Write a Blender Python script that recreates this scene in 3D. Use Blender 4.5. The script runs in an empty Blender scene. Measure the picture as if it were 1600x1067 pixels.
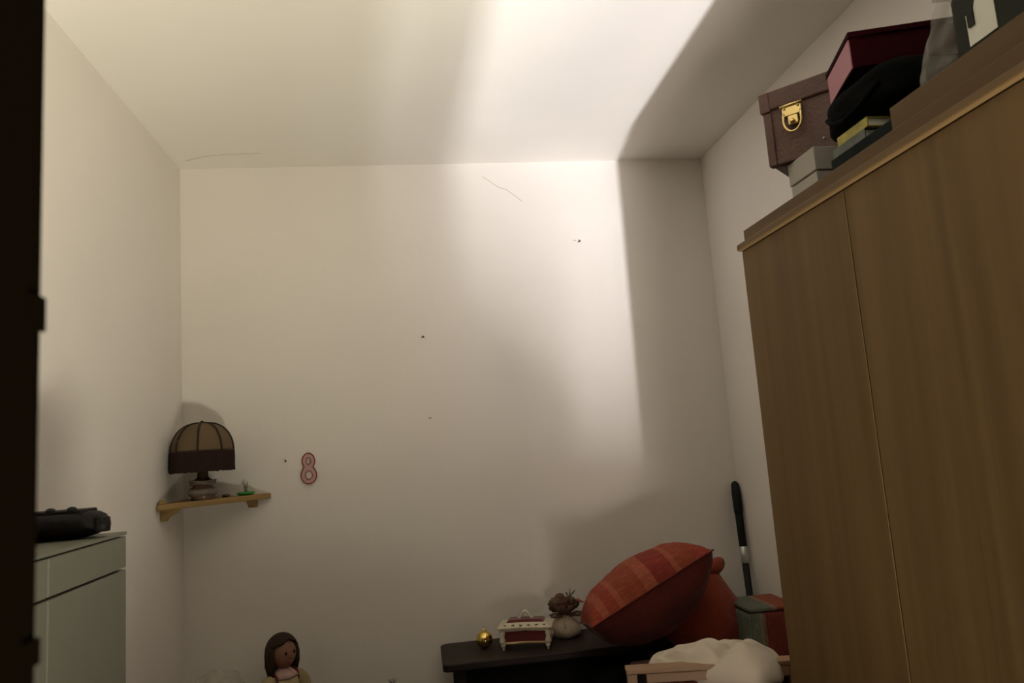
import bpy, bmesh, math, random
from mathutils import Vector, Matrix, noise
PI = math.pi
random.seed(7)
scene = bpy.context.scene
col = scene.collection
R = math.radians

# ---------------------------------------------------------------- camera
cam_d = bpy.data.cameras.new('camera'); cam = bpy.data.objects.new('camera', cam_d); col.objects.link(cam)
cam_d.sensor_width = 36; cam_d.lens = 26.19; cam_d.clip_start = .02
_r = Vector((0.9896, -0.1252, -0.0708)); _f = Vector((0.1340, 0.9814, 0.1376)); _u = _r.cross(_f).normalized(); _r = _f.cross(_u)
CAMZ = 1.5
cam.matrix_world = Matrix(((_r.x, _u.x, -_f.x, 0), (_r.y, _u.y, -_f.y, 0), (_r.z, _u.z, -_f.z, CAMZ), (0, 0, 0, 1)))
cam_d.dof.use_dof = True; cam_d.dof.focus_distance = 2.5; cam_d.dof.aperture_fstop = 9.4
scene.camera = cam

# ---------------------------------------------------------------- world and light
w = bpy.data.worlds.new('night'); scene.world = w; w.use_nodes = True
w.node_tree.nodes['Background'].inputs[0].default_value = (.9, .8, .6, 1)
w.node_tree.nodes['Background'].inputs[1].default_value = .01
scene.view_settings.view_transform = 'Standard'; scene.view_settings.look = 'None'
scene.view_settings.gamma = 1; scene.view_settings.use_curve_mapping = False
scene.view_settings.exposure = 0.0

def aim(o, target):
    o.rotation_euler = (Vector(target) - o.location).to_track_quat('-Z', 'Y').to_euler()
# street lamp below and behind the open door: throws the beam up onto the ceiling
l = bpy.data.lights.new('street_light', 'AREA'); l.shape = 'RECTANGLE'; l.energy = 370; l.color = (.95, .94, 1.0)
l.size = .08; l.size_y = .50
street = bpy.data.objects.new('street_light', l); col.objects.link(street)
street.location = (.41, -2.5, CAMZ - 2.55); aim(street, (.3, 1.0, 1.9))
# soft glow of the lit street
l = bpy.data.lights.new('street_glow', 'AREA'); l.shape = 'RECTANGLE'; l.size = 1.3; l.size_y = .9; l.energy = 430
l.color = (1.0, .93, .74)
glow = bpy.data.objects.new('street_glow', l); col.objects.link(glow)
glow.location = (1.55, -1.4, -.75); aim(glow, (-.2, 1.2, 2.2))

# second, weaker soft light, added to fill the right side of the room
l = bpy.data.lights.new('added_fill', 'AREA'); l.shape = 'RECTANGLE'; l.size = 1.2; l.size_y = .9; l.energy = 190
l.color = (1.0, .86, .76)
fill_lamp = bpy.data.objects.new('added_fill', l); col.objects.link(fill_lamp)
fill_lamp.location = (.1, -2.0, -.55); aim(fill_lamp, (.9, 2.7, 2.0))

# ---------------------------------------------------------------- materials
def mat(name, rgb, rough=.6, metal=0, spec=.5, bump=0, bscale=200, var=0, vscale=8, stretch=(1, 1, 1), rgb2=None, sheen=0, emis=None, trans=0, ior=1.45, coat=0, detail=4):
    m = bpy.data.materials.new(name); m.use_nodes = True
    nt = m.node_tree; b = nt.nodes['Principled BSDF']
    b.inputs['Base Color'].default_value = (*rgb, 1); b.inputs['Roughness'].default_value = rough
    b.inputs['Metallic'].default_value = metal; b.inputs['Specular IOR Level'].default_value = spec
    b.inputs['Sheen Weight'].default_value = sheen
    b.inputs['Coat Weight'].default_value = coat
    b.inputs['Transmission Weight'].default_value = trans; b.inputs['IOR'].default_value = ior
    tc = nt.nodes.new('ShaderNodeTexCoord'); mp = nt.nodes.new('ShaderNodeMapping')
    nt.links.new(tc.outputs['Object'], mp.inputs[0]); mp.inputs['Scale'].default_value = stretch
    if var or rgb2:
        n = nt.nodes.new('ShaderNodeTexNoise'); n.inputs['Scale'].default_value = vscale; n.inputs['Detail'].default_value = detail
        nt.links.new(mp.outputs[0], n.inputs['Vector'])
        r = nt.nodes.new('ShaderNodeValToRGB'); c2 = rgb2 or tuple(c * (1 - var) for c in rgb)
        r.color_ramp.elements[0].position = .35; r.color_ramp.elements[1].position = .65
        r.color_ramp.elements[0].color = (*rgb, 1); r.color_ramp.elements[1].color = (*c2, 1)
        nt.links.new(n.outputs[0], r.inputs[0]); nt.links.new(r.outputs[0], b.inputs['Base Color'])
    if bump:
        n = nt.nodes.new('ShaderNodeTexNoise'); n.inputs['Scale'].default_value = bscale; n.inputs['Detail'].default_value = 5
        nt.links.new(mp.outputs[0], n.inputs['Vector'])
        bp = nt.nodes.new('ShaderNodeBump'); bp.inputs['Strength'].default_value = bump; bp.inputs['Distance'].default_value = .01
        nt.links.new(n.outputs[0], bp.inputs['Height']); nt.links.new(bp.outputs[0], b.inputs['Normal'])
    return m

def banded(name, bands, axis=0, rough=.9, jitter=.01, bump=.3, cell=None):
    """fabric woven in bands along one object axis; bands: [(position, rgb), ...] with positions mapped 0..1"""
    m = mat(name, bands[0][1], rough, bump=bump, bscale=260)
    nt = m.node_tree; b = nt.nodes['Principled BSDF']
    tc = nt.nodes.new('ShaderNodeTexCoord'); sp = nt.nodes.new('ShaderNodeSeparateXYZ')
    nz = nt.nodes.new('ShaderNodeTexNoise'); nz.inputs['Scale'].default_value = 30
    nt.links.new(tc.outputs['Generated'], sp.inputs[0]); nt.links.new(tc.outputs['Generated'], nz.inputs['Vector'])
    ad = nt.nodes.new('ShaderNodeMath'); ad.operation = 'MULTIPLY_ADD'; ad.inputs[1].default_value = jitter
    nt.links.new(nz.outputs[0], ad.inputs[0]); nt.links.new(sp.outputs[axis], ad.inputs[2])
    r = nt.nodes.new('ShaderNodeValToRGB'); r.color_ramp.interpolation = 'CONSTANT'
    cr = r.color_ramp
    cr.elements[0].position = bands[0][0]; cr.elements[0].color = (*bands[0][1], 1)
    cr.elements[1].position = bands[1][0]; cr.elements[1].color = (*bands[1][1], 1)
    for p, c in bands[2:]:
        e = cr.elements.new(p); e.color = (*c, 1)
    nt.links.new(ad.outputs[0], r.inputs[0])
    # worn woven motif over the bands
    n2 = nt.nodes.new('ShaderNodeTexVoronoi'); n2.inputs['Scale'].default_value = 14
    nt.links.new(tc.outputs['Generated'], n2.inputs['Vector'])
    r2 = nt.nodes.new('ShaderNodeValToRGB'); r2.color_ramp.elements[0].position = .2; r2.color_ramp.elements[1].position = .5
    r2.color_ramp.elements[0].color = (1, 1, 1, 1); r2.color_ramp.elements[1].color = (.72, .7, .7, 1)
    nt.links.new(n2.outputs[0], r2.inputs[0])
    mx = nt.nodes.new('ShaderNodeMix'); mx.data_type = 'RGBA'; mx.blend_type = 'MULTIPLY'; mx.inputs[0].default_value = .8
    nt.links.new(r.outputs[0], mx.inputs[6]); nt.links.new(r2.outputs[0], mx.inputs[7])
    nt.links.new(mx.outputs[2], b.inputs['Base Color'])
    return m

M = {}
M['plaster'] = mat('plaster', (.80, .755, .69), .95, bump=.35, bscale=9, var=.03, vscale=3)
M['ceiling'] = mat('ceiling_paint', (.81, .775, .71), .95, bump=.15, bscale=7, var=.02, vscale=3)
M['crack'] = mat('crack', (.5, .45, .37), .95)
M['floor'] = mat('floor_tile', (.12, .075, .045), .45, var=.3, vscale=3)
M['veneer'] = mat('oak_veneer', (.125, .073, .023), .6, spec=.25, bump=.04, bscale=60, vscale=26, stretch=(1, 1, .035), rgb2=(.095, .054, .016))
M['veneer_h'] = mat('oak_veneer_plain', (.13, .078, .027), .6, spec=.25, bump=.04, bscale=60, vscale=26, stretch=(1, .06, 1), rgb2=(.105, .062, .021))
M['white_cab'] = mat('painted_cabinet', (.15, .15, .115), .45, bump=.05, bscale=30, var=.06, vscale=5)
M['gap'] = mat('dark_gap', (.02, .018, .015), .9)
M['door_dark'] = mat('dark_door', (.003, .002, .001), .9, spec=0)
M['metal'] = mat('steel', (.55, .53, .5), .35, metal=1)
M['blackplastic'] = mat('black_plastic', (.008, .010, .009), .5, spec=.25)
M['black_leather'] = mat('black_leather', (.008, .006, .006), .6, spec=.2, bump=.3, bscale=120)
M['brown_leather'] = mat('brown_leather', (.125, .064, .044), .55, bump=.25, bscale=140, var=.25, vscale=18)
M['brown_edge'] = mat('brown_leather_edge', (.10, .050, .036), .55, bump=.2, bscale=140)
M['brass'] = mat('brass', (.78, .60, .26), .28, metal=1)
M['gold'] = mat('gold_glass', (.85, .62, .18), .16, metal=1)
M['burgundy'] = mat('burgundy_card', (.022, .0015, .003), .8, spec=.05)
M['pink'] = mat('pink_card', (.40, .175, .20), .7)
M['darkgreen'] = mat('dark_green_card', (.012, .018, .016), .8, spec=.1, var=.5, vscale=14)
M['greycard'] = mat('grey_paper', (.13, .15, .12), .7, var=.4, vscale=24)
M['yellow'] = mat('yellow_card', (.42, .36, .08), .7, var=.35, vscale=30)
M['whitecard'] = mat('white_card', (.36, .33, .28), .8)
M['paper'] = mat('paper_label', (.72, .72, .62), .8)
M['greencase'] = mat('grey_green_case', (.032, .034, .026), .8, spec=.1)
M['darkwood'] = mat('dark_wood', (.026, .017, .014), .5, spec=.3, vscale=14, stretch=(.15, 1, 1), rgb2=(.015, .010, .008))
M['blackwood'] = mat('black_wood', (.006, .005, .0045), .7, spec=.15)
M['lightwood'] = mat('light_wood', (.36, .22, .125), .55, vscale=18, stretch=(.1, 1, 1), rgb2=(.29, .175, .095))
M['shelfwood'] = mat('pine_shelf', (.33, .21, .075), .55, vscale=20, stretch=(.3, .3, 2), rgb2=(.26, .16, .055))
M['shade'] = mat('shade_cloth', (.13, .088, .045), .9, bump=.3, bscale=300)
M['fringe'] = mat('fringe', (.020, .006, .003), .9)
M['trimbrown'] = mat('brown_trim', (.025, .011, .005), .8)
M['ceramic'] = mat('glazed_stoneware', (.19, .12, .08), .25, var=.5, vscale=16, stretch=(.4, .4, 3), rgb2=(.05, .022, .012))
M['ceramic_pale'] = mat('pale_glaze', (.22, .175, .14), .22, var=.3, vscale=20)
M['green'] = mat('green_plastic', (.03, .26, .035), .4)
M['glass'] = mat('clear_glass', (.9, .9, .9), .05, trans=1)
M['pinkrim'] = mat('red_enamel', (.30, .055, .05), .5)
M['pinkface'] = mat('pale_pink_enamel', (.52, .33, .29), .5)
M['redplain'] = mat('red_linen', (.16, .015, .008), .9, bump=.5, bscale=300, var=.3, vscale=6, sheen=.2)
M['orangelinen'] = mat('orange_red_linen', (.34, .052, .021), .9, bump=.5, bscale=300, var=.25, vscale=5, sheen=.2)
O1 = (.33, .050, .025); O2 = (.27, .032, .018); O3 = (.40, .10, .048); O4 = (.31, .060, .024)
M['patterned'] = banded('patterned_weave', [(0, O1), (.10, O3), (.16, O1), (.24, O3), (.28, O4), (.46, O3), (.55, O2), (.70, O3), (.74, O4), (.88, O1)], 0)
M['striped'] = banded('striped_weave', [(0, (.19, .21, .15)), (.20, (.30, .22, .14)), (.26, (.22, .16, .11)), (.31, (.22, .040, .026)), (.88, (.36, .25, .13)), (.94, (.20, .19, .13))], 0)
M['striped_top'] = banded('striped_top_weave', [(0, (.16, .18, .13)), (.46, (.30, .20, .12)), (.56, (.34, .085, .045)), (.98, (.2, .19, .13))], 0)
M['pillow'] = mat('cream_cotton', (.60, .52, .41), .9, bump=.25, bscale=16, sheen=.2)
M['ivory'] = mat('ivory_enamel', (.62, .56, .42), .35)
M['ivory_floral'] = mat('ivory_floral', (.66, .60, .45), .35, rgb2=(.50, .42, .26), vscale=60)
M['velvet'] = mat('red_velvet', (.10, .006, .006), .8, sheen=.4)
M['goldtrim'] = mat('gold_trim', (.62, .47, .24), .3, metal=.8)
M['sack'] = mat('beige_cloth', (.42, .34, .25), .9, bump=.3, bscale=160)
M['sackbrown'] = mat('brown_cloth', (.13, .075, .05), .9, bump=.3, bscale=160)
M['petal'] = mat('dried_petal', (.12, .05, .035), .9, var=.5, vscale=40)
M['twig'] = mat('twig', (.07, .045, .02), .9)
M['pinkribbon'] = mat('pink_ribbon', (.42, .14, .13), .7)
M['skin'] = mat('doll_skin', (.24, .115, .072), .55)
M['dollhair'] = mat('brown_yarn', (.028, .014, .006), .9, bump=.5, bscale=120, stretch=(3, 3, .5))
M['cream'] = mat('cream_cotton_dress', (.34, .27, .14), .9)
M['redtrim'] = mat('dark_red_trim', (.16, .018, .018), .8)
M['collar'] = mat('white_pink_cotton', (.46, .30, .26), .9)
M['eye'] = mat('doll_eye', (.01, .008, .006), .2)
M['lip'] = mat('doll_lip', (.36, .08, .06), .5)
M['silver'] = mat('silver_tape', (.55, .56, .53), .35, metal=.6)
M['brownwood'] = mat('brown_wood', (.10, .045, .025), .5, var=.3, vscale=20)

def film(name, rgb, alpha=.45):
    m = bpy.data.materials.new(name); m.use_nodes = True; nt = m.node_tree
    b = nt.nodes['Principled BSDF']; b.inputs['Base Color'].default_value = (*rgb, 1); b.inputs['Roughness'].default_value = .3
    b.inputs['Alpha'].default_value = alpha
    n = nt.nodes.new('ShaderNodeTexNoise'); n.inputs['Scale'].default_value = 25
    bp = nt.nodes.new('ShaderNodeBump'); bp.inputs['Strength'].default_value = .6; bp.inputs['Distance'].default_value = .01
    tc = nt.nodes.new('ShaderNodeTexCoord'); nt.links.new(tc.outputs['Object'], n.inputs['Vector'])
    nt.links.new(n.outputs[0], bp.inputs['Height']); nt.links.new(bp.outputs[0], b.inputs['Normal'])
    return m
M['film'] = film('clear_plastic_film', (.42, .40, .34), .24)
M['film2'] = film('milky_plastic_film', (.62, .56, .48), .40)

# ---------------------------------------------------------------- helpers
def link(o, parent=None):
    col.objects.link(o)
    if parent: o.parent = parent
    return o

def obj(name, bm, material, parent=None, smooth=False, bevel=0, sub=0, loc=None, solid=0):
    me = bpy.data.meshes.new(name)
    bmesh.ops.recalc_face_normals(bm, faces=bm.faces)
    bm.to_mesh(me); bm.free()
    me.materials.append(M[material] if isinstance(material, str) else material)
    o = bpy.data.objects.new(name, me); link(o, parent)
    if loc: o.location = loc
    if smooth:
        for p in me.polygons: p.use_smooth = True
    if solid:
        s = o.modifiers.new('solid', 'SOLIDIFY'); s.thickness = solid; s.offset = 0
    if bevel:
        b = o.modifiers.new('bevel', 'BEVEL'); b.width = bevel; b.segments = 3; b.limit_method = 'ANGLE'
    if sub:
        s = o.modifiers.new('sub', 'SUBSURF'); s.levels = sub; s.render_levels = sub
    return o

def thing(name, label, cat, loc=(0, 0, 0), rotz=0, group=None, rot=None):
    o = bpy.data.objects.new(name, None); o.empty_display_size = .05; link(o); o.location = loc
    o.rotation_euler = rot if rot else (0, 0, rotz)
    return tag(o, label, cat, group)

def tag(o, label, cat, group=None):
    o['label'] = label; o['category'] = cat
    if group: o['group'] = group
    return o

def struct(o):
    o['kind'] = 'structure'; return o

def box(bm, x0, y0, z0, x1, y1, z1):
    vs = [bm.verts.new((x, y, z)) for z in (z0, z1) for y in (y0, y1) for x in (x0, x1)]
    for f in ((0, 1, 3, 2), (4, 6, 7, 5), (0, 4, 5, 1), (2, 3, 7, 6), (0, 2, 6, 4), (1, 5, 7, 3)):
        bm.faces.new([vs[i] for i in f])
    return bm

def bx(*a): return box(bmesh.new(), *a)

def prism(pts, z0, z1, bm=None):
    bm = bm or bmesh.new()
    a = [bm.verts.new((x, y, z0)) for x, y in pts]; b = [bm.verts.new((x, y, z1)) for x, y in pts]
    bm.faces.new(a[::-1]); bm.faces.new(b)
    n = len(pts)
    for i in range(n): bm.faces.new((a[i], a[(i + 1) % n], b[(i + 1) % n], b[i]))
    return bm

def lathe(prof, seg=40, bm=None, c=(0, 0, 0), wob=None):
    bm = bm or bmesh.new(); rings = []
    for r, z in prof:
        ring = []
        for i in range(seg):
            a = 2 * PI * i / seg; rr = r * (wob(a, z) if wob else 1)
            ring.append(bm.verts.new((c[0] + rr * math.cos(a), c[1] + rr * math.sin(a), c[2] + z)))
        rings.append(ring)
    for k in range(len(rings) - 1):
        for i in range(seg):
            bm.faces.new((rings[k][i], rings[k][(i + 1) % seg], rings[k + 1][(i + 1) % seg], rings[k + 1][i]))
    if prof[0][0] > 1e-6: bm.faces.new(rings[0][::-1])
    if prof[-1][0] > 1e-6: bm.faces.new(rings[-1])
    bmesh.ops.remove_doubles(bm, verts=bm.verts, dist=1e-6)
    return bm

def tube(pts, rad, seg=10, bm=None, closed=False):
    bm = bm or bmesh.new(); pts = [Vector(p) for p in pts]; n = len(pts); rings = []
    up = Vector((0.13, .21, .97)).normalized()
    for k, p in enumerate(pts):
        if closed: t = pts[(k + 1) % n] - pts[k - 1]
        else: t = pts[min(k + 1, n - 1)] - pts[max(k - 1, 0)]
        t.normalize(); a = t.cross(up)
        if a.length < .1: a = t.cross(Vector((1, 0, 0)))
        a.normalize(); b = t.cross(a)
        r = rad[k] if isinstance(rad, (list, tuple)) else rad
        rings.append([bm.verts.new(p + r * (math.cos(2 * PI * i / seg) * a + math.sin(2 * PI * i / seg) * b)) for i in range(seg)])
    for k in range(n if closed else n - 1):
        A = rings[k]; B = rings[(k + 1) % n]
        for i in range(seg): bm.faces.new((A[i], A[(i + 1) % seg], B[(i + 1) % seg], B[i]))
    if not closed: bm.faces.new(rings[0][::-1]); bm.faces.new(rings[-1])
    return bm

def ball(r, c=(0, 0, 0), s=(1, 1, 1), bm=None, u=24, v=16, fn=None):
    bm = bm or bmesh.new()
    new = bmesh.ops.create_uvsphere(bm, u_segments=u, v_segments=v, radius=1)['verts']
    for q in new:
        d = q.co.copy(); k = fn(d) if fn else 1
        q.co = Vector((c[0] + d.x * r * s[0] * k, c[1] + d.y * r * s[1] * k, c[2] + d.z * r * s[2] * k))
    return bm

def dup(root, loc, rotz, label=None, group=None):
    r = root.copy(); col.objects.link(r); r.location = loc; r.rotation_euler = (0, 0, rotz)
    if label: r['label'] = label
    if group: r['group'] = group
    for ch in list(root.children):
        c = ch.copy(); col.objects.link(c); c.parent = r
        for g in ch.children:
            d = g.copy(); col.objects.link(d); d.parent = c
    return r

def basis(o, origin, e1, e2):
    """place o with local x along e1, local y close to e2"""
    e1 = Vector(e1).normalized(); n = e1.cross(Vector(e2)).normalized(); e2 = n.cross(e1)
    m = Matrix.Identity(4)
    for i in range(3): m[i][0] = e1[i]; m[i][1] = e2[i]; m[i][2] = n[i]; m[i][3] = origin[i]
    o.matrix_world = m

def pillow_half(W, H, T, sign, n=30, p=.5, wr=.004, seed=0, edge=.06, skirt=0):
    bm = bmesh.new(); g = []
    for j in range(n + 1):
        row = []
        for i in range(n + 1):
            u = -1 + 2 * i / n; v = -1 + 2 * j / n
            x = W / 2 * u * (1 - edge * (1 - v * v)); y = H / 2 * v * (1 - edge * (1 - u * u))
            t = max(0, (1 - u * u) * (1 - v * v)) ** p
            ww = noise.noise(Vector((u * 2.3 + seed, v * 2.3, sign * 3.1))) * wr * 2 + noise.noise(Vector((u * 6 + seed, v * 6, sign))) * wr
            row.append(bm.verts.new((x, y, sign * T * t + ww * min(1, t * 2))))
        g.append(row)
    for j in range(n):
        for i in range(n):
            bm.faces.new((g[j][i], g[j][i + 1], g[j + 1][i + 1], g[j + 1][i]))
    return bm

def pillow_edge(W, H, edge=.06, n=20):
    pts = []
    for s in range(4):
        for i in range(n):
            t = -1 + 2 * i / n
            u, v = ((t, -1), (1, t), (-t, 1), (-1, -t))[s]
            pts.append((W / 2 * u * (1 - edge * (1 - v * v)), H / 2 * v * (1 - edge * (1 - u * u)), 0))
    return pts

# ================================================================ the room
XL, XR, YB, H = -.8167, 1.2085, 2.778, 2.6
YF = -.45          # inner face of the wall with the open door
struct(obj('floor', bx(XL - .1, YF - .12, -.08, XR + .1, YB + .1, 0), 'floor'))
struct(obj('wall_left', bx(XL - .1, YF - .12, 0, XL, YB + .1, H), 'plaster'))
struct(obj('wall_right', bx(XR, YF - .12, 0, XR + .1, YB + .1, H), 'plaster'))
struct(obj('wall_back', bx(XL, YB, 0, XR, YB + .1, H), 'plaster'))
DX0, DX1, DH = -.16, 1.15, 2.12
bm = bx(XL, YF - .12, 0, DX0, YF, H); box(bm, DX1, YF - .12, 0, XR, YF, H); box(bm, DX0, YF - .12, DH, DX1, YF, H)
struct(obj('wall_front', bm, 'plaster'))
ceil = struct(obj('ceiling', bx(XL - .1, YF - .12, H, XR + .1, YB + .1, H + .1), 'ceiling'))
# hairline cracks in the plaster
def crack(parent, pts, r=.0012):
    obj('plaster_crack', tube(pts, r, 5), 'crack', parent)
wb = bpy.data.objects['wall_back']; wl = bpy.data.objects['wall_left']
crack(ceil, [(-.775, 2.70, H), (-.70, 2.66, H), (-.62, 2.645, H), (-.50, 2.64, H)])
crack(wb, [(.31, YB, 2.545), (.37, YB, 2.50), (.40, YB, 2.49), (.46, YB, 2.44)])
# open dark door, hinged at the left of the doorway and swung into the room
d = struct(obj('door_1', bx(-.180, YF + .01, .01, -.1385, .30, 2.1), 'door_dark', bevel=.003))
obj('latch_bolt', bx(-.1385, .288, 1.555, -.1370, .299, 1.568), 'door_dark', d)
obj('latch_bolt', bx(-.1385, .288, 1.435, -.1372, .299, 1.444), 'door_dark', d)
# unseen sheer curtain added behind the camera, shaped to stripe the beam
def sheer():
    m = bpy.data.materials.new('beam_curtain'); m.use_nodes = True; nt = m.node_tree
    nt.nodes.clear(); out = nt.nodes.new('ShaderNodeOutputMaterial'); mix = nt.nodes.new('ShaderNodeMixShader')
    tr = nt.nodes.new('ShaderNodeBsdfTransparent'); df = nt.nodes.new('ShaderNodeBsdfDiffuse'); df.inputs[0].default_value = (.5, .47, .42, 1)
    tc = nt.nodes.new('ShaderNodeTexCoord'); mp = nt.nodes.new('ShaderNodeMapping'); mp.inputs['Scale'].default_value = (1, .02, 1)
    n = nt.nodes.new('ShaderNodeTexNoise'); n.inputs['Scale'].default_value = 26; n.inputs['Detail'].default_value = 2
    r = nt.nodes.new('ShaderNodeMapRange'); r.inputs[1].default_value = .32; r.inputs[2].default_value = .68; r.inputs[3].default_value = .54; r.inputs[4].default_value = .88
    nt.links.new(tc.outputs['UV'], mp.inputs[0]); nt.links.new(mp.outputs[0], n.inputs['Vector']); nt.links.new(n.outputs[0], r.inputs[0])
    sx = nt.nodes.new('ShaderNodeSeparateXYZ'); nt.links.new(tc.outputs['UV'], sx.inputs[0])     # more opaque towards the left, to fade the beam there
    g1 = nt.nodes.new('ShaderNodeMapRange'); g1.inputs[1].default_value = .30; g1.inputs[2].default_value = 1.0; g1.inputs[3].default_value = .60; g1.inputs[4].default_value = 0
    nt.links.new(sx.outputs[0], g1.inputs[0])
    ad = nt.nodes.new('ShaderNodeMath'); ad.operation = 'ADD'; ad.use_clamp = True
    nt.links.new(r.outputs[0], ad.inputs[0]); nt.links.new(g1.outputs[0], ad.inputs[1])
    nt.links.new(ad.outputs[0], mix.inputs[0]); nt.links.new(tr.outputs[0], mix.inputs[1]); nt.links.new(df.outputs[0], mix.inputs[2])
    nt.links.new(mix.outputs[0], out.inputs[0]); return m
M['sheer'] = sheer()
t = thing('beam_blocker', 'unseen slatted light blocker added outside the doorway behind the viewer', 'light blocker', (0, 0, 0))  # unseen slats added to keep the beam off the near ceiling
for k in range(24):
    z = 1.02 + .048 * k
    obj('blocker_slat', bx(DX0 - .03, YF - .150, z, DX1 + .03, YF - .140, z + .047), 'door_dark', t, bevel=.003)
def curtain_edge(z):          # edge shaped for the beam: narrower above, wider below
    k = min(1, max(0, (.30 - z) / .22)); k = k * k * (3 - 2 * k)
    return .33 + .155 * k
bm = bmesh.new(); uvl = bm.loops.layers.uv.new('uv'); nx, nz = 90, 60; g = []
for j in range(nz + 1):
    z = .003 + 1.3 * (j / nz) if j < nz else 2.11
    g.append([bm.verts.new((-.16 + (curtain_edge(z) + .16) * i / nx, -.51 + .018 * math.sin(i * .9) + .008 * math.sin(i * 2.3), z)) for i in range(nx + 1)])
for j in range(nz):
    for i in range(nx):
        f = bm.faces.new((g[j][i], g[j][i + 1], g[j + 1][i + 1], g[j + 1][i]))
        for lp, (a, b) in zip(f.loops, ((i, j), (i + 1, j), (i + 1, j + 1), (i, j + 1))): lp[uvl].uv = (a / nx, b / nz)
tag(obj('beam_curtain', bm, 'sheer', smooth=True), 'unseen sheer curtain added behind the viewer to stripe the beam', 'curtain')

# ================================================================ wardrobe
WX, WE, WN = .752, 1.562, .332        # door plane x, far end y, near end y
t = thing('wardrobe', 'tall light oak wardrobe with plain doors against the right wall', 'wardrobe', (0, 0, 0))
bm = bx(WX + .019, WN, .08, XR - .01, WE + .003, 1.897)
obj('carcass', bm, 'veneer', t, bevel=.001)
obj('plinth', bx(WX + .04, WN + .01, 0, XR - .02, WE - .01, .08), 'veneer', t)
obj('top_panel', bx(WX - .009, WN, 1.897, XR - .01, WE + .006, 1.913), 'veneer_h', t, bevel=.004)
obj('fascia', bx(.765, WN, 1.913, .779, 1.569, 1.9465), 'veneer_h', t, bevel=.001)
ys = [WE, 1.1525, .742, WN]
for k in range(3):
    dd = obj('door', bx(WX, ys[k + 1] + .0012, .085, WX + .018, ys[k] - .0012, 1.895), 'veneer', t, bevel=.0012)
obj('door_gap', bx(WX + .0185, WN, .085, WX + .0188, WE, 1.895), 'gap', t)

# raised board behind the fascia
tag(obj('wooden_board', bx(.781, .40, 1.913, .797, 1.046, 1.992), 'veneer_h', bevel=.001), 'oak coloured board standing on edge along the top front of the wardrobe', 'board')

# ---------------------------------------------------------------- things on the wardrobe
TOPZ = 1.913
t = thing('cardboard_box', 'plain white cardboard box under the brown leather box on the wardrobe', 'box', (.85, 1.385, TOPZ))
obj('body', bx(0, 0, 0, .27, .105, .105), 'whitecard', t, bevel=.002)
obj('lid', bx(-.002, -.002, .107, .272, .107, .157), 'whitecard', t, bevel=.002)

LB = Vector((.811, 1.50, 2.071)); ang = math.atan2(-.73, .68)   # local x runs along the clasp face, towards the viewer's right
t = thing('leather_box', 'brown leather storage box with a brass clasp on top of the wardrobe', 'box', LB, ang)
Wd, Dp, Ht = .235, .17, .165
obj('body', bx(0.004, .004, 0, Wd - .004, Dp, Ht - .03), 'brown_leather', t, bevel=.003)
obj('lid', bx(-.003, -.003, Ht - .037, Wd + .003, Dp + .003, Ht + .006), 'brown_leather', t, bevel=.004)
obj('lid_corner', bx(-.0055, -.0055, Ht - .041, .017, .02, Ht + .004), 'brown_edge', t, bevel=.002)
obj('lid_corner', bx(Wd - .017, -.0055, Ht - .041, Wd + .0055, .02, Ht + .004), 'brown_edge', t, bevel=.002)
obj('edge_strip', bx(-.001, -.001, 0, .017, .02, Ht - .042), 'brown_edge', t, bevel=.002)
obj('edge_strip', bx(Wd - .017, -.001, 0, Wd + .001, .02, Ht - .042), 'brown_edge', t, bevel=.002)
obj('bottom_strip', bx(.018, -.001, 0, Wd - .018, .02, .010), 'brown_edge', t, bevel=.002)
cl = obj('clasp', bx(.043, -.009, .098, .085, -.0005, .123), 'brass', t, bevel=.002)
cl['label'] = 'brass clasp'
obj('hinge_pin', tube([(.040, -.010, .122), (.088, -.010, .122)], .0035), 'brass', cl, smooth=True)
pts = [(.046, -.010, .105)] + [(.064 + .0195 * math.cos(a), -.010, .088 + .027 * math.sin(a)) for a in [PI - .2 + i * (PI + .4) / 14 for i in range(15)]] + [(.084, -.010, .105)]
obj('ring', tube(pts, .0028), 'brass', cl, smooth=True)
obj('tongue', bx(.053, -.008, .078, .076, -.0005, .099), 'brass', cl, bevel=.003)
obj('lock_eye', ball(.006, (.064, -.010, .084)), 'brass', cl, smooth=True)
for q in ((.049, .116), (.079, .116)):
    obj('rivet', ball(.0028, (q[0], -.010, q[1]), u=10, v=8), 'brass', cl, smooth=True)
for q in ((.12, .03), (.135, .05), (.15, .02)):
    obj('stud', ball(.003, (q[0], .003, q[1]), u=10, v=8), 'metal', t, smooth=True)

t = thing('gift_box', 'burgundy lidded box with pink side lying on the black bag atop the wardrobe', 'box', (.800, 1.150, 2.120), R(-17))
obj('body', bx(.003, .003, 0, .20, .157, .060), 'burgundy', t, bevel=.001)
obj('lid', bx(-.001, -.001, .056, .204, .161, .066), 'burgundy', t, bevel=.001)
sp = obj('side_panel', bx(.0005, .008, .001, .0029, .155, .055), 'pink', t); sp['label'] = 'pink side panel'

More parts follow.
